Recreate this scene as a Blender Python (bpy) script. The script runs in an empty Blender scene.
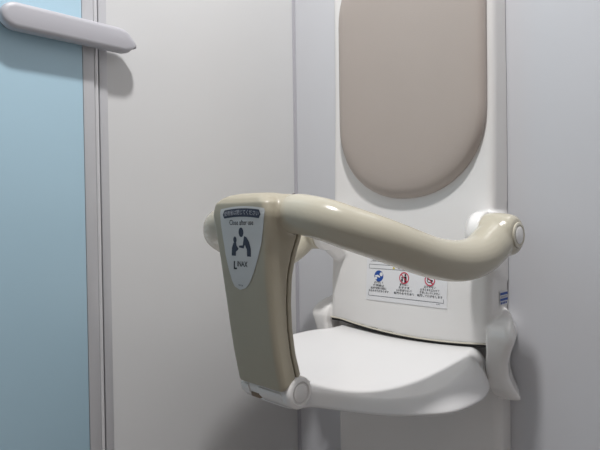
import bpy, bmesh, math
from math import sin, cos, pi, atan, radians
from mathutils import Vector, Matrix
from mathutils.bvhtree import BVHTree

S = bpy.context.scene
COL = S.collection
CXC = 0.333            # centre line of the baby seat along the back wall

# ------------------------------------------------------------------ materials
def srgb(r, g, b):
    f = lambda c: (c/255)/12.92 if c/255 <= .04045 else (((c/255)+.055)/1.055)**2.4
    return (f(r), f(g), f(b), 1)

def mat(name, col, rough=.4, metal=0., spec=.5, noise=0., nscale=40., bump=0., bscale=300., coat=0.):
    m = bpy.data.materials.new(name); m.use_nodes = True
    nt = m.node_tree; b = nt.nodes['Principled BSDF']
    b.inputs['Base Color'].default_value = col
    b.inputs['Roughness'].default_value = rough
    b.inputs['Metallic'].default_value = metal
    b.inputs['Specular IOR Level'].default_value = spec
    b.inputs['Coat Weight'].default_value = coat
    tc = nt.nodes.new('ShaderNodeTexCoord')
    if noise > 0:
        n = nt.nodes.new('ShaderNodeTexNoise'); n.inputs['Scale'].default_value = nscale
        n.inputs['Detail'].default_value = 4
        nt.links.new(tc.outputs['Object'], n.inputs['Vector'])
        r = nt.nodes.new('ShaderNodeMapRange')
        r.inputs['To Min'].default_value = 1-noise; r.inputs['To Max'].default_value = 1+noise
        nt.links.new(n.outputs['Fac'], r.inputs['Value'])
        h = nt.nodes.new('ShaderNodeHueSaturation'); h.inputs['Color'].default_value = col
        nt.links.new(r.outputs['Result'], h.inputs['Value'])
        nt.links.new(h.outputs['Color'], b.inputs['Base Color'])
    if bump > 0:
        n2 = nt.nodes.new('ShaderNodeTexNoise'); n2.inputs['Scale'].default_value = bscale
        n2.inputs['Detail'].default_value = 3
        nt.links.new(tc.outputs['Object'], n2.inputs['Vector'])
        bp = nt.nodes.new('ShaderNodeBump'); bp.inputs['Strength'].default_value = bump
        bp.inputs['Distance'].default_value = .001
        nt.links.new(n2.outputs['Fac'], bp.inputs['Height'])
        nt.links.new(bp.outputs['Normal'], b.inputs['Normal'])
    return m

M = dict(
    wall_l = mat('wall_laminate_warm', srgb(216,216,216), .38, noise=.015, nscale=6, bump=.06, bscale=500),
    wall_b = mat('wall_laminate_cool', srgb(208,209,213), .32, noise=.015, nscale=5, bump=.05, bscale=420),
    wall_o = mat('wall_other', srgb(150,147,146), .45, noise=.02, nscale=5),
    floor = mat('floor_vinyl', srgb(160,154,151), .5, noise=.08, nscale=30),
    ceil = mat('ceiling_board', srgb(222,220,214), .8, noise=.02, nscale=20),
    blue = mat('door_pale_blue', srgb(180,211,227), .36, noise=.02, nscale=4, bump=.04, bscale=450),
    alu = mat('anodised_aluminium', srgb(200,200,203), .4, metal=.15, noise=.02, nscale=60),
    chrome = mat('bright_metal', srgb(228,228,230), .25, metal=.25),
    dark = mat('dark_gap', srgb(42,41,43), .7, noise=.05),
    lever = mat('grey_plastic_handle', srgb(184,183,189), .42, noise=.015, nscale=30, bump=.05, bscale=900),
    lever2 = mat('grey_plastic_side', srgb(118,117,122), .45, noise=.02),
    white = mat('white_plastic', srgb(236,234,232), .22, noise=.01, nscale=8),
    seat = mat('white_seat_plastic', srgb(228,227,227), .2, noise=.01, nscale=8),
    trimc = mat('cream_edge', srgb(205,200,185), .35, noise=.01),
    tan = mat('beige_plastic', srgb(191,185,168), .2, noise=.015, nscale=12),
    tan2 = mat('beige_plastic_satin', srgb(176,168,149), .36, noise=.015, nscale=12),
    pad = mat('taupe_vinyl_cushion', srgb(181,170,162), .5, noise=.035, nscale=9, bump=.25, bscale=700),
    padb = mat('cushion_backing', srgb(70,64,62), .6, noise=.03),
    paper = mat('label_white', srgb(232,232,234), .4, noise=.01),
    shield = mat('label_grey', srgb(205,205,204), .4, noise=.01),
    ink = mat('ink_black', srgb(38,38,44), .5, noise=.02),
    navy = mat('ink_navy', srgb(48,54,72), .5, noise=.02),
    blueink = mat('ink_blue', srgb(30,78,160), .5, noise=.02),
    redink = mat('ink_red', srgb(205,40,78), .5, noise=.02),
    pinkink = mat('ink_rose', srgb(205,120,140), .5, noise=.02),
    yellow = mat('ink_yellow', srgb(220,205,80), .5, noise=.02),
    green = mat('ink_green', srgb(70,150,80), .5, noise=.02),
    joint = mat('dark_beige_joint', srgb(84,74,62), .6, noise=.02),
    brown = mat('brown_latch', srgb(132,112,92), .45, noise=.03),
)

# ------------------------------------------------------------------ helpers
def link(name, me, m, parent=None, smooth=True, angle=None):
    o = bpy.data.objects.new(name, me); COL.objects.link(o)
    for x in (m if isinstance(m, (list, tuple)) else [m]):
        me.materials.append(x)
    for p in me.polygons: p.use_smooth = smooth
    if angle is not None and smooth:
        me.set_sharp_from_angle(angle=radians(angle))
    if parent is not None:
        o.parent = parent
        o.matrix_parent_inverse = parent.matrix_world.inverted()
    return o

def fin(bm, name, m, parent=None, smooth=True, angle=35, normals=True):
    if normals: bmesh.ops.recalc_face_normals(bm, faces=bm.faces)
    me = bpy.data.meshes.new(name); bm.to_mesh(me); bm.free()
    return link(name, me, m, parent, smooth, angle)

def box(bm, lo, hi, bev=0, seg=2):
    r = bmesh.ops.create_cube(bm, size=1)
    for v in r['verts']:
        v.co = Vector([lo[i] + (v.co[i]+.5)*(hi[i]-lo[i]) for i in range(3)])
    if bev > 0:
        es = list({e for v in r['verts'] for e in v.link_edges})
        bmesh.ops.bevel(bm, geom=es, offset=bev, segments=seg, affect='EDGES', profile=.5)

def loft(bm, rings, cap=True, closed=True):
    vs = [[bm.verts.new(p) for p in r] for r in rings]
    n = len(vs[0])
    for a, b in zip(vs, vs[1:]):
        for i in range(n if closed else n-1):
            j = (i+1) % n
            bm.faces.new((a[i], a[j], b[j], b[i]))
    if cap:
        bm.faces.new(vs[0][::-1]); bm.faces.new(vs[-1])
    return vs

def catmull(pts, n=8):
    P = [Vector(p) for p in pts]; P = [2*P[0]-P[1]] + P + [2*P[-1]-P[-2]]
    out = []
    for i in range(1, len(P)-2):
        for k in range(n):
            t = k/n
            a, b, c, d = P[i-1], P[i], P[i+1], P[i+2]
            out.append(.5*((2*b) + (c-a)*t + (2*a-5*b+4*c-d)*t*t + (3*b-a-3*c+d)*t**3))
    out.append(P[-2]); return out

def interp(tab, x):
    if x <= tab[0][0]: return tab[0][1:]
    for a, b in zip(tab, tab[1:]):
        if x <= b[0]:
            t = (x-a[0])/(b[0]-a[0]); return tuple(u+(v-u)*t for u, v in zip(a[1:], b[1:]))
    return tab[-1][1:]

def tube(bm, pts, rad, n=28):
    """round tube along pts; rad = list of (r_horizontal, r_vertical)"""
    rings = []
    for i, p in enumerate(pts):
        t = (pts[min(i+1, len(pts)-1)] - pts[max(i-1, 0)]).normalized()
        s = t.cross(Vector((0, 0, 1))).normalized(); u = s.cross(t).normalized()
        rh, rv = rad[i]
        rings.append([p + s*rh*cos(2*pi*k/n) + u*rv*sin(2*pi*k/n) for k in range(n)])
    loft(bm, rings)

def lathe_x(bm, prof, y, z, n=48):
    """profile [(x, r)] spun about an axis parallel to x"""
    loft(bm, [[Vector((x, y+r*cos(2*pi*k/n), z+r*sin(2*pi*k/n))) for k in range(n)] for x, r in prof])

def rrect(x0, x1, y0, y1, rs, seg=6):
    """rounded rectangle, rs = radii at (x0,y0),(x1,y0),(x1,y1),(x0,y1)"""
    out = []
    cs = [((x0, y0), pi, 1, 1), ((x1, y0), 1.5*pi, -1, 1), ((x1, y1), 0, -1, -1), ((x0, y1), .5*pi, 1, -1)]
    for (c, a0, sx, sy), r in zip(cs, rs):
        cx, cy = c[0]+sx*r, c[1]+sy*r
        for k in range(seg+1):
            a = a0 + .5*pi*k/seg
            out.append((cx+r*cos(a), cy+r*sin(a)))
    return out

def remeshed(bm, voxel, smooth_it=6, fac=.5):
    """fuse overlapping solids of one moulding into a single skin"""
    me = bpy.data.meshes.new('tmp'); bmesh.ops.recalc_face_normals(bm, faces=bm.faces)
    bm.to_mesh(me); bm.free()
    o = bpy.data.objects.new('tmp', me); COL.objects.link(o)
    r = o.modifiers.new('r', 'REMESH'); r.mode = 'VOXEL'; r.voxel_size = voxel
    s = o.modifiers.new('s', 'SMOOTH'); s.iterations = smooth_it; s.factor = fac
    dg = bpy.context.evaluated_depsgraph_get(); dg.update()
    out = bpy.data.meshes.new_from_object(o.evaluated_get(dg), depsgraph=dg)
    bpy.data.objects.remove(o); out.materials.clear()
    return out

def bvh_of(o):
    bm = bmesh.new(); bm.from_mesh(o.data); t = BVHTree.FromBMesh(bm); bm.free(); return t

def struct(o): o['kind'] = 'structure'; return o

# ------------------------------------------------------------------ the room
XR, YF, ZC = 1.36, -1.62, 2.3
def slab(name, lo, hi, m):
    bm = bmesh.new(); box(bm, lo, hi); return struct(fin(bm, name, m, smooth=False))
slab('floor', (-.1, YF-.1, -.08), (XR+.1, .1, 0), M['floor'])
slab('ceiling', (-.1, YF-.1, ZC), (XR+.1, .1, ZC+.08), M['ceil'])
slab('wall_back', (-.08, 0, 0), (XR+.08, .08, ZC), M['wall_b'])
slab('wall_right', (XR, YF, 0), (XR+.08, 0, ZC), M['wall_o'])
slab('wall_front', (-.08, YF-.08, 0), (XR+.08, YF, ZC), M['wall_o'])
# left wall: fixed panel beside the door, and the stub beyond the door
bm = bmesh.new()
box(bm, (-.06, -.456, 0), (0, 0, ZC)); box(bm, (-.06, YF, 0), (0, -1.33, ZC)); box(bm, (-.06, -1.33, 2.05), (0, -.456, ZC))
struct(fin(bm, 'wall_left', M['wall_l'], smooth=False))
# corner bead where the two walls meet
bm = bmesh.new()
loft(bm, [[Vector((x, y, z)) for x, y in ((0, 0), (.0065, 0), (.0065, -.0015), (.002, -.002), (.0015, -.005), (0, -.005))] for z in (0, ZC)])
struct(fin(bm, 'trim_1', M['lever'], smooth=False))
# jamb of the door
bm = bmesh.new()
box(bm, (-.05, -.4715, 0), (.004, -.457, 2.05), .0012)
struct(fin(bm, 'trim_2', M['alu']))
# the door
bm = bmesh.new(); box(bm, (-.03, -1.325, .02), (.008, -.5025, 2.04), .0008)
door = struct(fin(bm, 'door_1', M['blue']))
bm = bmesh.new(); box(bm, (-.032, -.5018, .02), (.0085, -.4825, 2.04), .0012)
fin(bm, 'door_stile', M['alu'], door)
bm = bmesh.new(); box(bm, (-.03, -.4822, .02), (-.012, -.4716, 2.04))
fin(bm, 'door_gasket', M['dark'], door)
bm = bmesh.new()
N = 10
loft(bm, [[Vector((.001+.006*cos(a), -.4775+.0043*sin(a), z)) for a in [2*pi*k/N for k in range(N)]] for z in (.02, 2.04)])
fin(bm, 'edge_strip', M['chrome'], door)
# latch handle on the door, spanning on to the jamb
def lever_outline(ins=0., n=14):
    z0, z1, yl, r = 1.0660+ins, 1.1060-ins, -.6325+ins, .020-ins
    pts = []
    zc = (z0+z1)/2
    for k in range(n+1):
        a = pi/2 + pi*k/n
        pts.append((-.6115 + r*1.12*cos(a), zc + r*sin(a)))
    pts += [(-.5, z0), (-.4400+ins*.2, z0-.0003), (-.4310, z0+.0022), (-.4230-ins, zc-.0105), (-.4190-ins, zc-.0075),
            (-.4185-ins, zc-.002), (-.4300-ins*.8, zc+.0115), (-.4400-ins*.5, z1-.0014), (-.450, z1), (-.5, z1)]
    return pts
bm = bmesh.new()
rings = []
for x, ins in ((.017, .003), (.019, .0008), (.023, 0), (.031, .0), (.0345, .0006), (.0365, .0025), (.0375, .008)):
    rings.append([Vector((x, y, z)) for y, z in lever_outline(ins)])
loft(bm, rings)
handle = fin(bm, 'door_handle', M['lever'], door, angle=40)
handle['label'] = 'long grey plastic latch handle'
bm = bmesh.new()
rings = [[Vector((x, y, z)) for y, z in lever_outline(.0045)] for x in (.006, .0185)]
loft(bm, rings)
# only the door side of the backing: squeeze it towards the door
for v in bm.verts:
    if v.co.y > -.49: v.co.y = -.49 + (v.co.y+.49)*.0
fin(bm, 'handle_backing', M['lever2'], handle, angle=40)
bm = bmesh.new(); box(bm, (.020, -.4240, 1.0775), (.031, -.4160, 1.0845), .0015)
fin(bm, 'handle_tip', M['lever2'], handle)

# ------------------------------------------------------------------ ceiling lamp (out of frame, lights the stall)
LX, LY = .64, -.62
lamp = bpy.data.objects.new('ceiling_light', None); COL.objects.link(lamp)
lamp.location = (LX, LY, ZC)
lamp['label'] = 'round recessed ceiling light above the stall, out of the frame'; lamp['category'] = 'light'
bpy.context.view_layer.update()
bm = bmesh.new()
prof = [(.105, ZC), (.105, ZC-.008), (.092, ZC-.012), (.088, ZC-.006), (.088, ZC)]
n = 40
loft(bm, [[Vector((LX+r*cos(2*pi*k/n), LY+r*sin(2*pi*k/n), z)) for k in range(n)] for r, z in prof], cap=False)
fin(bm, 'lamp_rim', M['paper'], lamp)
ld = bpy.data.lights.new('lamp', 'AREA'); ld.shape = 'DISK'; ld.size = .12; ld.energy = 24; ld.color = (1, .99, .985)
lo = bpy.data.objects.new('lamp', ld); COL.objects.link(lo); lo.location = (LX, LY, ZC-.015)

# ------------------------------------------------------------------ the baby seat
base = bpy.data.objects.new('baby_seat', None); COL.objects.link(base)
base.location = (CXC, 0, 0)
base['label'] = 'white wall-mounted baby seat with taupe back cushion and beige guard bar'
base['category'] = 'baby seat'
bpy.context.view_layer.update()

PZ, PY = .749, -.102          # guard bar pivot
PCX = .3345                   # centre of the back panel
def gz(x): return .0035 - .0135*(1-min(1, abs(x-.36)/.17)**2)
# the sides flare into wings that carry the seat hinge
def wing(bm, s):
    prof = [  # z, inner x offset, outer x offset, front y
        (.486, .1745, .2120, -.056), (.492, .1715, .2140, -.064), (.505, .1690, .2085, -.072), (.525, .1670, .2015, -.077), (.545, .1675, .2015, -.080),
        (.565, .1700, .2070, -.082), (.58, .1720, .2130, -.083), (.588, .171, .2145, -.080), (.597, .170, .2105, -.074), (.604, .168, .2060, -.066), (.610, .166, .2005, -.056), (.615, .164, .1940, -.044), (.620, .163, .1870, -.033), (.624, .162, .1790, -.024)]
    rings = []
    for z, xi, xo, yf in prof:
        r = min(.012, (xo-xi)*.42)
        if z > .5755: xi = min(xi, .1685)
        ring = rrect(xi, xo, yf, -.002, (r*.5, r, .001, .001), 5)
        ring = [(x - (.026*max(0, min(1, (y-yf-r)/(-yf-r-.002)))*(1 if x > (xi+xo)/2 else 0)), y) for x, y in ring]
        rings.append([Vector((CXC+s*x, y, z)) for x, y in (ring if s > 0 else ring[::-1])])
    loft(bm, rings)
# upper back panel with its two hinge housings, one moulding
bm = bmesh.new()
prof = [(.572, .068, .1700), (.60, .070, .1700), (.66, .068, .1705), (.72, .062, .1715), (.82, .056, .172), (1.0, .051, .172), (1.33, .050, .171), (1.36, .045, .166)]
rings = []
zs = [.572+.02*i for i in range(8)] + [.74, .78, .82, .9, 1.0, 1.15, 1.33, 1.35, 1.36]
for z in zs:
    d, hw = interp(prof, z)
    base_r = rrect(PCX-hw, PCX+hw, -d, -.001, (.012, .012, .001, .001), 5)
    # extra stations along the front so that the lower edge can sag
    i0 = 5
    a, b = base_r[5], base_r[6]
    fr = [(a[0]+(b[0]-a[0])*t/16, a[1]) for t in range(1, 16)]
    bk_a, bk_b = base_r[17], base_r[18]
    bk = [(bk_a[0]+(bk_b[0]-bk_a[0])*t/16, bk_a[1]) for t in range(1, 16)]
    pts = base_r[:6] + fr + base_r[6:18] + bk + base_r[18:]
    w = max(0, 1-(z-.572)/.12)
    rings.append([Vector((x, y, z + w*gz(x))) for x, y in pts])
loft(bm, rings)
for s in (1, -1):
    cx = PCX + s*.149
    hx0, hx1 = (PCX+.165, PCX+.1825) if s > 0 else (PCX-.1620, PCX-.146)
    # housing: box back to the wall plus round nose
    rr = []
    for x in (hx0, hx1):
        ring = [(-.002, PZ+.0335), (-.09, PZ+.035)]
        ring += [(PY+.008+.036*cos(a), PZ+.036*sin(a)) for a in [pi/2+pi*k/16 for k in range(17)]]
        ring += [(-.04, PZ-.075), (-.002, PZ-.08)]
        rr.append([Vector((x, y, z)) for y, z in ring])
    # short flare on the inner side
    for v in rr[1 if s > 0 else 0]:
        if v.y > -.06: v.x = PCX+s*(.1625 if s < 0 else .1725)
    rin = [Vector((PCX+(.149 if s > 0 else -.130), -.05+(v.y+.05)*.72 if v.y < -.05 else v.y, PZ+(v.z-PZ)*.86)) for v in rr[0]]
    seq = [rin, rr[0], rr[1]] if s > 0 else [rin, rr[1], rr[0]]
    seq = [seq[0], [v.copy() for v in seq[1]], seq[2]]
    loft(bm, seq)
wing(bm, 1); wing(bm, -1)
me = remeshed(bm, .0024, 9)
panel = link('back_panel', me, M['white'], base)
BV = bvh_of(panel)
def front_y(bv, x, z, eps):
    h = bv.ray_cast(Vector((x, -2, z)), Vector((0, 1, 0)))
    return (h[0].y if h[0] else 0) - eps

# lower back panel running down behind the seat
bm = bmesh.new()
loft(bm, [[Vector((x, y, z)) for x, y in rrect(PCX-hw-.008, PCX+hw, -d, -.001, (.014, .014, .001, .001))]
          for z, d, hw in ((.0, .03, .165), (.01, .036, .171), (.45, .040, .1735), (.574, .042, .1705))])
fin(bm, 'lower_panel', M['white'], base)
# dark strip standing in for the shade in the gap above the seat
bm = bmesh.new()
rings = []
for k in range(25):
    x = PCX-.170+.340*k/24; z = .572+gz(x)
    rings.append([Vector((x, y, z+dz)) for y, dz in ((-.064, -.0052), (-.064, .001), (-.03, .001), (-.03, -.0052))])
loft(bm, rings); fin(bm, 'gap_shade', M['dark'], base)
# cream lip on the lower edge of the back panel
bm = bmesh.new()
rings = []
for k in range(33):
    x = PCX-.169+.338*k/32; z = .573+gz(x)
    rings.append([Vector((x, -.0665+.0025*cos(a), z+.0016*sin(a))) for a in [2*pi*j/8 for j in range(8)]])
loft(bm, rings); fin(bm, 'panel_lip', M['trimc'], base)

# seat
half = [(0, -.384), (.030, -.382), (.041, -.373), (.049, -.358), (.075, -.345), (.118, -.329), (.155, -.309), (.184, -.280), (.2065, -.247), (.2125, -.203), (.2090, -.158), (.1935, -.112), (.1735, -.078), (.1690, -.052)]
hp = catmull([(x, y, 0) for x, y in half], 5)
outl = [Vector((p.x, p.y, 0)) for p in hp] + [Vector((.10, -.052, 0)), Vector((.05, -.052, 0)), Vector((0, -.052, 0))]
outl = outl + [Vector((-p.x, p.y, 0)) for p in outl[1:-1]][::-1]
cen = Vector((0, -.185, 0))
def top_z(x, y):
    t = max(0, min(1, (-y-.06)/.27)); t2 = t*t*(3-2*t)
    xe = min(1, abs(x)/.19)
    back = .5565 + .012*xe**2
    front = .536
    z = back + (front-back)*t2
    z -= .006*sin(pi*t)*(1-xe**2)
    return z
bm = bmesh.new(); rings = []
def bot_z(y): return .515 - .004*max(0, min(1, (-y-.1)/.1))*0
for s_, zz in ((.0, .520), (.5, .518), (.9, .515), (.965, .514), (.99, .5165)):
    rings.append([Vector((CXC+cen.x+(p.x-cen.x)*s_ if s_ else CXC+p.x*.001, cen.y+(p.y-cen.y)*(s_ or .001), zz)) for p in outl])
for k in range(0, 13):
    # side and rounded shoulder
    t = k/12
    s_ = 1 - .26*t**2.0
    f = 1-(1-t)**2.2
    ring = []
    for p in outl:
        q = cen+(p-cen)*s_
        # shoulder tight at the front lip, generous at the sides, none at the back edge
        side = max(0, min(1, (p.y+.30)/.15)); tight = 1-side
        backedge = max(0, min(1, (p.y+.085)/.03))
        sl = 1-(.20*side+.09*tight)*t
        q = cen+(p-cen)*sl
        if backedge > 0: q = q.lerp(Vector((q.x, cen.y+(p.y-cen.y)*(1-.04*t), 0)), backedge)
        ff = 1-(1-t)**(1.7+.7*side)
        T = top_z(q.x, q.y); B = .519
        ff = ff*(1-backedge)+backedge*min(1, f*1.0)
        ring.append(Vector((CXC+q.x, q.y, B+(T-B)*ff)))
    rings.append(ring)
last = rings[-1]
for s_ in (.82, .62, .42, .22, .05):
    ring = []
    for v in last:
        q = Vector((v.x-CXC, v.y, 0)); q = cen+(q-cen)*s_
        ring.append(Vector((CXC+q.x, q.y, top_z(q.x, q.y))))
    rings.append(ring)
loft(bm, rings)
seat = fin(bm, 'seat', M['seat'], base, angle=80)
ss = seat.modifiers.new('sub', 'SUBSURF'); ss.levels = 1; ss.render_levels = 1
# hinge knuckle under the guard post
KY, KZ = -.3745, .5405
bm = bmesh.new()
lathe_x(bm, [(.286, .0195), (.289, .0215), (.376, .0225), (.3825, .0218), (.3845, .0200), (.3847, .0160), (.3820, .0145), (.3820, .0001)], KY, KZ)
fin(bm, 'front_hinge', M['white'], base, angle=50)
bm = bmesh.new()
lathe_x(bm, [(.3805, .0128), (.3840, .0126), (.3849, .0114), (.3852, .0001)], KY, KZ)
fin(bm, 'hinge_cap', M['white'], base, angle=50)
# bracket below the knuckle and brown latch
bm = bmesh.new()
loft(bm, [[Vector((x, y, z)) for y, z in ((-.34, .517), (-.372, .5165), (-.385, .520), (-.3955, .530), (-.3985, .541), (-.39, .547), (-.34, .547))] for x in (.2835, .288, .300)])
loft(bm, [[Vector((x, y, z)) for y, z in ((-.34, .517), (-.372, .5165), (-.385, .520), (-.3955, .530), (-.3985, .541), (-.39, .547), (-.34, .547))] for x in (.322, .34, .368)])
fin(bm, 'hinge_bracket', M['white'], base, angle=40)
bm = bmesh.new(); box(bm, (.3005, -.394, .523), (.3215, -.37, .545), .003)
fin(bm, 'latch_tab', M['brown'], base)

# guard post ----------------------------------------------------------
post = [ # z, front y, back y, half width
    (.5455, -.4030, -.3740, .0475), (.5485, -.4045, -.3705, .0485), (.59, -.4140, -.3780, .0480), (.63, -.4205, -.3845, .0485), (.665, -.4250, -.3870, .0495), (.70, -.4295, -.3860, .051),
    (.73, -.4328, -.3800, .053), (.75, -.4345, -.3740, .0560), (.77, -.4365, -.3700, .0585), (.785, -.4378, -.3690, .0600), (.800, -.4375, -.371, .0570), (.8065, -.4330, -.378, .0510), (.8110, -.426, -.386, .043), (.8135, -.416, -.396, .030)]
PX = .332
pz = [post[0][0], post[1][0]] + [.55+.008*i for i in range(1, 30)] + [.788, .793, .797, .8, .8035, .8065, .809, .811, .8135]
pz = sorted(set(round(z, 4) for z in pz))
def ring_at(z, y0, y1, hw, r0, r1):
    w = max(0, 1-(z-.5455)/.05); yf = interp(post, z)[0]
    return [Vector((x, y, z+w*(.55*(y-yf)))) for x, y in rrect(PX-hw, PX+hw, y0, y1, (r0, r0, r1, r1), 6)]
bm = bmesh.new(); rings = []
for z in pz:
    yf, yb, hw = interp(post, z)
    rings.append(ring_at(z, yf, yb+(-.0092 if z < .78 else -.0092*max(0, 1-(z-.78)/.02)), hw, .0085 if z < .79 else .0085+.008*min(1, (z-.79)/.02), .002))
loft(bm, rings)
BZ = .784
def arm_pts():
    right = [(.3905, -.3925, BZ), (.4100, -.3930, .7832), (.4450, -.3860, .7756), (.4710, -.3700, .7647), (.4930, -.3430, .7524), (.5090, -.3050, .7380),
             (.5210, -.2600, .7235), (.5290, -.2100, .7165), (.5340, -.1650, .7205), (.5360, -.1300, .7345), (.5360, PY, PZ)]
    return right
fr = [Vector((PX+x, y, z)) for x, y, z in ((-.0595, -.3900, BZ-.006), (-.045, -.3985, BZ-.004), (-.02, -.405, BZ+.001), (0, -.407, BZ+.001), (.02, -.405, BZ+.001), (.045, -.3985, BZ+.0005), (.0595, -.3900, BZ))]
fp = catmull(fr, 6)
tube(bm, fp, [(.0265, .0268)]*len(fp))
me = remeshed(bm, .0019, 4)
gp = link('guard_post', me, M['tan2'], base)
gp['label'] = 'beige front post with a grey shield-shaped label'
GV = bvh_of(gp)
# back half of the post, behind a fine joint
bm = bmesh.new(); rings = []; rings2 = []
for z in pz:
    if z > .768: continue
    yf, yb, hw = interp(post, z)
    rings.append(ring_at(z, yb-.0080, yb, hw+.0002, .0012, .003))
    rings2.append(ring_at(z+.0, yb-.012, yb-.004, hw-.003, .001, .001))
loft(bm, rings)
bc = fin(bm, 'post_back_cover', M['tan2'], base, angle=50)
bm = bmesh.new(); loft(bm, rings2); fin(bm, 'post_joint', M['dark'], base)

# guard arms
def arm(s):
    pts = catmull(arm_pts(), 8)
    if s < 0: pts = [Vector((2*CXC-p.x+.014*sin(pi*min(1, i/30)), p.y, p.z-.006*cos(.5*pi*min(1, i/24))-.003*sin(pi*min(1, i/24))-.008*sin(pi*max(0, (i-56)/24)))) for i, p in enumerate(pts)]
    n = len(pts); rad = []
    for i in range(n):
        t = i/(n-1)
        r = .0262 + .0016*sin(pi*t) + (.005*max(0, (t-.6)/.4))
        if i == 0: r -= .0012
        rad.append((r, r))
    bm = bmesh.new(); tube(bm, pts, rad)
    kx = 2*CXC
    prof = [(.5175 if s > 0 else .4935, .030), (.5195 if s > 0 else .4955, .0325), (.535, .0335), (.553, .0315), (.5615, .0285), (.566, .0235), (.5665, .019)]
    if s < 0: prof = [(kx-x, r) for x, r in prof]
    lathe_x(bm, prof, PY, PZ)
    me = remeshed(bm, .0021, 4)
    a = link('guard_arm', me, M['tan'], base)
    # cap ring and cap on the outer side
    def X(x): return x if s > 0 else kx-x
    bm = bmesh.new()
    lathe_x(bm, [(X(.560), .0185), (X(.5682), .0190), (X(.5690), .0180), (X(.5690), .0150), (X(.5674), .0142), (X(.5674), .0001)], PY, PZ)
    fin(bm, 'cap_ring', M['trimc'], a, angle=40)
    bm = bmesh.new()
    lathe_x(bm, [(X(.5660), .0128), (X(.5692), .0126), (X(.5698), .0112), (X(.5700), .0001)], PY, PZ)
    fin(bm, 'pivot_cap', M['white'], a, angle=40)
    # moulding line round the outer side of the arm
    return a
ra = arm(1); la = arm(-1)
# washers between the arms and the housings
for s in (1, -1):
    xa = PCX+(.1823 if s > 0 else -.1618); bm = bmesh.new()
    lathe_x(bm, [(xa-s*.002, .027), (xa+s*.0030, .027)], PY, PZ); fin(bm, 'arm_washer', M['lever2'], base)
# thin dark rings where arms meet the post
for s in (1, -1):
    q = Vector((PX+s*.0600, -.3902, BZ if s > 0 else BZ-.006)); t = Vector((s*.86, .50, 0)).normalized()
    side = t.cross(Vector((0, 0, 1))); bm = bmesh.new()
    loft(bm, [[q+t*d+side*.0274*cos(2*pi*k/32)+Vector((0, 0, .0274*sin(2*pi*k/32))) for k in range(32)] for d in (-.0006, .0006)])
    fin(bm, 'arm_joint', M['joint'], base)

# back cushion ---------------------------------------------------------
PADX, PHW, PZ0, PZ1, PR = .3435, .1535, .811, 1.30, .148
def pad_outline(ins, n=26):
    pts = []
    hw = PHW-ins
    for k in range(n+1):           # bottom
        a = pi + pi*k/n
        c, s_ = cos(a), sin(a)
        pts.append((PADX+hw*math.copysign(abs(c)**.94, c), PZ0+PR+(PR-ins)*math.copysign(abs(s_)**.94, s_)))
    for k in range(n+1):
        a = pi*k/n
        c, s_ = cos(a), sin(a)
        pts.append((PADX+hw*math.copysign(abs(c)**.94, c), PZ1-PR+(PR-ins)*math.copysign(abs(s_)**.94, s_)))
    return pts
bm = bmesh.new()
loft(bm, [[Vector((x, y, z)) for x, z in pad_outline(i)] for y, i in ((-.046, .006), (-.0540, .004))])
pb = fin(bm, 'cushion_base', M['padb'], base)
bm = bmesh.new(); rings = []
for y, i in ((-.0535, .002), (-.0545, 0), (-.058, -.0003), (-.0625, .0012), (-.0670, .0045), (-.0700, .010), (-.0722, .020), (-.0735, .035), (-.0742, .06), (-.0745, .10), (-.0745, .145)):
    rings.append([Vector((x, y, z)) for x, z in pad_outline(i)])
loft(bm, rings)
fin(bm, 'back_cushion', M['pad'], base, angle=70)

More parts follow.
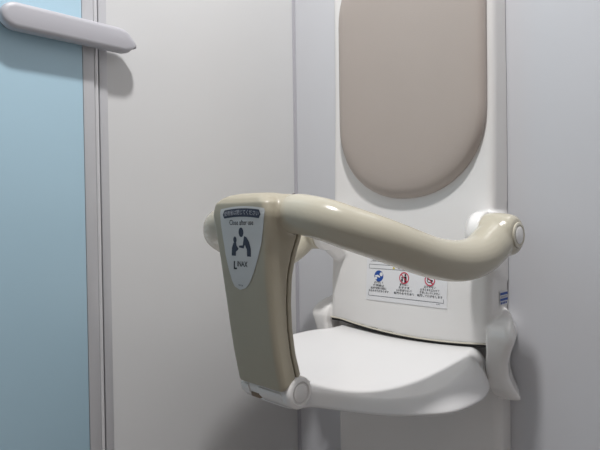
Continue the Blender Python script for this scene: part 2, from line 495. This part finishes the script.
# ------------------------------------------------------------------ labels
FONT = None
class Sticker:
    def __init__(self, bv, eps=.0006, shift=None):
        self.shift = shift
        self.v = []; self.f = []; self.m = []; self.mats = []; self.bv = bv; self.eps = eps
    def mi(self, m):
        if m not in self.mats: self.mats.append(m)
        return self.mats.index(m)
    def put(self, x, z, layer):
        if self.shift: x += self.shift(z)
        return (x, front_y(self.bv, x, z, self.eps+.00022*layer), z)
    def poly(self, pts, m, layer=1):
        b = len(self.v); self.v += [self.put(x, z, layer) for x, z in pts]
        self.f.append(tuple(range(b, b+len(pts)))); self.m.append(self.mi(m))
    def fan(self, pts, m, layer=1):
        cx = sum(p[0] for p in pts)/len(pts); cz = sum(p[1] for p in pts)/len(pts)
        for a, b in zip(pts, pts[1:]+pts[:1]): self.poly([(cx, cz), a, b], m, layer)
    def rect(self, x0, z0, x1, z1, m, layer=1, n=1):
        for i in range(n):
            for j in range(n):
                a, b = x0+(x1-x0)*i/n, x0+(x1-x0)*(i+1)/n; c, d = z0+(z1-z0)*j/n, z0+(z1-z0)*(j+1)/n
                self.poly([(a, c), (b, c), (b, d), (a, d)], m, layer)
    def disc(self, cx, cz, r, m, layer=1, n=28, sx=1, sz=1):
        self.poly([(cx+r*sx*cos(2*pi*k/n), cz+r*sz*sin(2*pi*k/n)) for k in range(n)], m, layer)
    def ringd(self, cx, cz, r0, r1, m, layer=1, n=28):
        for k in range(n):
            a, b = 2*pi*k/n, 2*pi*(k+1)/n
            self.poly([(cx+r0*cos(a), cz+r0*sin(a)), (cx+r1*cos(a), cz+r1*sin(a)), (cx+r1*cos(b), cz+r1*sin(b)), (cx+r0*cos(b), cz+r0*sin(b))], m, layer)
    def line(self, a, b, w, m, layer=1):
        d = Vector((b[0]-a[0], b[1]-a[1])).normalized()*w/2; nx, nz = -d.y, d.x
        self.poly([(a[0]-nx, a[1]-nz), (b[0]-nx, b[1]-nz), (b[0]+nx, b[1]+nz), (a[0]+nx, a[1]+nz)], m, layer)
    def text(self, s, x, z, size, m, layer=1, align='CENTER', bold=.0, width=None, arc=None):
        cu = bpy.data.curves.new('t', 'FONT'); cu.body = s; cu.size = size; cu.align_x = align; cu.align_y = 'CENTER'
        cu.resolution_u = 2; cu.offset = bold
        o = bpy.data.objects.new('t', cu); COL.objects.link(o)
        dg = bpy.context.evaluated_depsgraph_get(); dg.update()
        me = bpy.data.meshes.new_from_object(o.evaluated_get(dg), depsgraph=dg)
        bpy.data.objects.remove(o)
        if len(me.vertices):
            xs = [v.co.x for v in me.vertices]; w0 = max(xs)-min(xs)
            k = width/w0 if width else 1; mid = (max(xs)+min(xs))/2 if align == 'CENTER' else 0
            b = len(self.v)
            for v in me.vertices:
                px = x+(v.co.x-mid)*k
                pz_ = z+v.co.y + (arc(px) if arc else 0)
                self.v.append(self.put(px, pz_, layer))
            for p in me.polygons:
                self.f.append(tuple(b+i for i in p.vertices)); self.m.append(self.mi(m))
        bpy.data.meshes.remove(me)
    def build(self, name, parent, label=None):
        me = bpy.data.meshes.new(name); me.from_pydata(self.v, [], self.f)
        for p, i in zip(me.polygons, self.m): p.material_index = i
        me.update()
        bm = bmesh.new(); bm.from_mesh(me)
        for f in bm.faces:
            f.normal_update()
            if f.normal.y > 0: f.normal_flip()
        bm.to_mesh(me); bm.free()
        o = link(name, me, self.mats, parent, smooth=False)
        if label: o['label'] = label
        return o

# shield on the post
sh = Sticker(GV, .0007, lambda z: interp([(.68, -.0095), (.70, -.004), (.745, .0045), (.7925, .0090)], z)[0])
top, botm = .7955, .6815
def shw(z):
    return interp([(.6815, 0), (.6825, .0065), (.686, .0130), (.694, .0195), (.71, .0275), (.73, .0350), (.75, .0405), (.77, .0440), (.785, .0456), (.7925, .0460), (.7955, .0445)], z)[0]
SX = .3318
def tarc(x): return -.0035*((x-SX)/.045)**2
nz, nx = 30, 12
for j in range(nz):
    for i in range(nx):
        q = []
        for (jj, ii) in ((j, i), (j, i+1), (j+1, i+1), (j+1, i)):
            z = botm+(top-botm)*jj/nz; w = shw(z); x = SX-w+2*w*ii/nx
            q.append((x, z + (tarc(x))*max(0, (jj/nz-.5)*2)))
        sh.poly(q, M['shield'], 0)
# dark curved banner
nb = 24
bw = .0395
def bz(x, up):
    c = .7870 + tarc(x)*1.0
    e = abs(x-SX)/bw; h = .0056*(1 if e < .9 else math.sqrt(max(0, 1-((e-.9)/.1)**2)))
    return c + (h if up else -h)
for i in range(nb):
    a, b = SX-bw+2*bw*i/nb, SX-bw+2*bw*(i+1)/nb
    for k in range(3):
        q = lambda x, t: (x, bz(x, 0)+(bz(x, 1)-bz(x, 0))*t/3)
        sh.poly([q(a, k), q(b, k), q(b, k+1), q(a, k+1)], M['navy'], 1)
sh.text('使用後は閉じてください', SX, .7870, .0072, M['lever'], 3, width=.072, arc=tarc)
sh.text('Close after use', SX, .7735, .0098, M['ink'], 1, width=.050, bold=.0001)
# pictogram: adult bending over a seated child
ax, az = .3325, .7445
def P(l, ox=0, oz=0, k=1): return [(ax+ox+x*k, az+oz+z*k*.86) for x, z in l]
sh.disc(ax-.0015, az+.0162, .0056, M['navy'], 1, sz=1.15, sx=.9)
sh.poly(P([(.0045, .0130), (.0095, .0115), (.0150, .0040), (.0185, -.0060), (.0195, -.0185), (.0115, -.0185), (.0105, -.0080), (.0060, -.0005), (.0030, .0060)]), M['navy'], 1)
sh.poly(P([(.0045, .0130), (.0030, .0060), (.0015, -.0015), (.0048, -.0030), (.0080, .0040)]), M['navy'], 1)
sh.poly(P([(.0048, -.0030), (.0015, -.0015), (-.0058, -.0020), (-.0066, -.0050), (.0040, -.0062)]), M['navy'], 1)
sh.disc(ax-.0150, az+.0058, .0040, M['navy'], 1, sz=1.15, sx=.9)
sh.poly(P([(-.0185, .0020), (-.0125, .0025), (-.0110, -.0040), (-.0085, -.0090), (-.0125, -.0120), (-.0125, -.0185), (-.0215, -.0185), (-.0215, -.0060)]), M['navy'], 1)
sh.poly(P([(-.0125, -.0010), (-.0070, -.0070), (-.0085, -.0090), (-.0130, -.0060)]), M['navy'], 1)
# maker's mark
sh.text('L', .3195, .7150, .0150, M['ink'], 1, bold=.0005)
sh.text('INAX', .3345, .7175, .0100, M['ink'], 1, width=.0215, bold=.0002)
sh.text('TM-2A', .3325, .6880, .0034, M['navy'], 1)
sh.build('shield_label', gp, 'grey shield-shaped label with adult and child pictogram')

# warning sticker on the back panel
ws = Sticker(BV, .0008)
x0, x1, z0, z1 = .2580, .4300, .6215, .7200
ws.rect(x0, z0, x1, z1, M['paper'], 0, 14)
bx0, bx1, bz0, bz1 = .2635, .4235, .6300, .6885
for a, b in (((bx0, bz0), (bx1, bz0)), ((bx0, bz1), (bx1, bz1)), ((bx0, bz0), (bx0, bz1)), ((bx1, bz0), (bx1, bz1)), ((bx0, .6810), (bx1, .6810))):
    ws.line(a, b, .0007, M['navy'], 1)
ws.text('お願い', x0+.008, .7010, .0050, M['ink'], 1, align='LEFT')
ws.text('ご使用にあたって注意事項を', x0+.008, .6950, .0042, M['ink'], 1, align='LEFT')
ws.poly([(.3170, .6822), (.3230, .6822), (.3200, .6872)], M['yellow'], 1)
ws.text('!', .3200, .6840, .0040, M['ink'], 2)
ws.text('警告', .3340, .6847, .0056, M['ink'], 1)
cxs = (.2870, .3435, .3965)
r = .0104; cz = .6675
# blue mandatory sign: someone holding a child
c = cxs[0]
ws.disc(c, cz, r, M['blueink'], 1)
ws.disc(c+.0055, cz+.0035, .0036, M['paper'], 2)
ws.disc(c-.0065, cz-.0040, .0028, M['paper'], 2)
ws.poly([(c-.0085, cz+.0010), (c-.002, cz+.0022), (c+.003, cz-.0008), (c+.0025, cz-.0030), (c-.0085, cz-.0005)], M['paper'], 2)
def ban(c):
    ws.disc(c, cz, r, M['paper'], 1); ws.ringd(c, cz, r-.0018, r, M['redink'], 3)
    ws.line((c-.0068, cz+.0068), (c+.0068, cz-.0068), .0015, M['redink'], 3)
c = cxs[1]; ban(c)
ws.disc(c+.0025, cz+.0055, .0019, M['ink'], 2)
ws.poly([(c+.0000, cz+.0030), (c+.0050, cz+.0030), (c+.0055, cz-.0075), (c+.0005, cz-.0085)], M['ink'], 2)
ws.disc(c-.0045, cz+.0005, .0014, M['ink'], 2)
ws.poly([(c-.0062, cz-.0015), (c-.0028, cz-.0015), (c-.0025, cz-.0065), (c-.0062, cz-.0065)], M['ink'], 2)
ws.line((c-.003, cz-.001), (c+.001, cz+.002), .001, M['ink'], 2)
c = cxs[2]; ban(c)
ws.disc(c+.0045, cz-.0010, .0016, M['ink'], 2)
ws.line((c-.0055, cz+.0045), (c-.0045, cz-.0035), .0014, M['ink'], 2)
ws.line((c-.0045, cz-.0035), (c+.0020, cz-.0045), .0014, M['ink'], 2)
ws.line((c-.0040, cz+.001), (c+.0020, cz+.0005), .0012, M['ink'], 2)
ws.line((c+.0020, cz+.0005), (c+.0042, cz-.0065), .0020, M['ink'], 2)
cols = [
    ('必ず閉じて', '使用後は', '転倒や破損の原因に', 'なるおそれがあります'),
    ('離れない', 'お子さま', 'から目を離さないで', '転落のおそれあり'),
    ('立たせない', 'お子さまを立たせて', '使用しないでください', '転落してけがをします')]
wd = ((.021, .025, .036, .046), (.018, .023, .033, .043), (.024, .038, .040, .050))
for c, tx, ww in zip(cxs, cols, wd):
    for i, (t, w) in enumerate(zip(tx, ww)):
        ws.text(t, c, .6550-.0053*i, .0047, M['ink'], 1, width=w, bold=.00006)
ws.text('A-4721', .4130, .6270, .0026, M['navy'], 1)
ws.build('warning_sticker', panel, 'white warning sticker with one blue and two red round signs')

# small blue sticker on the right side of the back panel
bm = bmesh.new()
def side_x(y, z, e):
    h = BV.ray_cast(Vector((2, y, z)), Vector((-1, 0, 0))); return (h[0].x if h[0] else .505)+e
def srect(ya, yb, za, zb, mi, e):
    vs = [bm.verts.new((side_x(y, z, e), y, z)) for y, z in ((ya, za), (yb, za), (yb, zb), (ya, zb))]
    f = bm.faces.new(vs); f.material_index = mi
srect(-.034, -.004, .6300, .6535, 0, .0009)
srect(-.033, -.005, .6468, .6508, 1, .0016)
srect(-.033, -.005, .6372, .6412, 1, .0016)
srect(-.031, -.008, .6424, .6454, 2, .0016)
for i in range(4): srect(-.031+.006*i, -.027+.006*i, .6318, .6352, 1, .0016)
fin(bm, 'maker_sticker', [M['paper'], M['blueink'], M['lever']], panel, smooth=False)

# ------------------------------------------------------------------ camera
cam = bpy.data.cameras.new('camera'); co = bpy.data.objects.new('camera', cam); COL.objects.link(co)
F = 550.
cam.sensor_width = 36; cam.lens = 36*F/600; cam.clip_start = .02
fw = Vector((-math.sqrt(.5), math.sqrt(.5), 0)); rt = Vector((math.sqrt(.5), math.sqrt(.5), 0)); up = Vector((0, 0, 1))
p_, r_ = -atan(8/550), radians(.8)
f = fw*cos(p_)+up*sin(p_); u2 = up*cos(p_)-fw*sin(p_)
R_ = rt*cos(r_)-u2*sin(r_); U_ = u2*cos(r_)+rt*sin(r_)
co.matrix_world = Matrix(((R_.x, U_.x, -f.x, .911), (R_.y, U_.y, -f.y, -.899), (R_.z, U_.z, -f.z, .78), (0, 0, 0, 1)))
S.camera = co

# ------------------------------------------------------------------ world and view
w = bpy.data.worlds.new('world'); S.world = w; w.use_nodes = True
w.node_tree.nodes['Background'].inputs['Color'].default_value = (.5, .5, .52, 1)
w.node_tree.nodes['Background'].inputs['Strength'].default_value = .05
vs = S.view_settings
vs.view_transform = 'Standard'; vs.look = 'None'; vs.gamma = 1; vs.exposure = 0; vs.use_curve_mapping = False
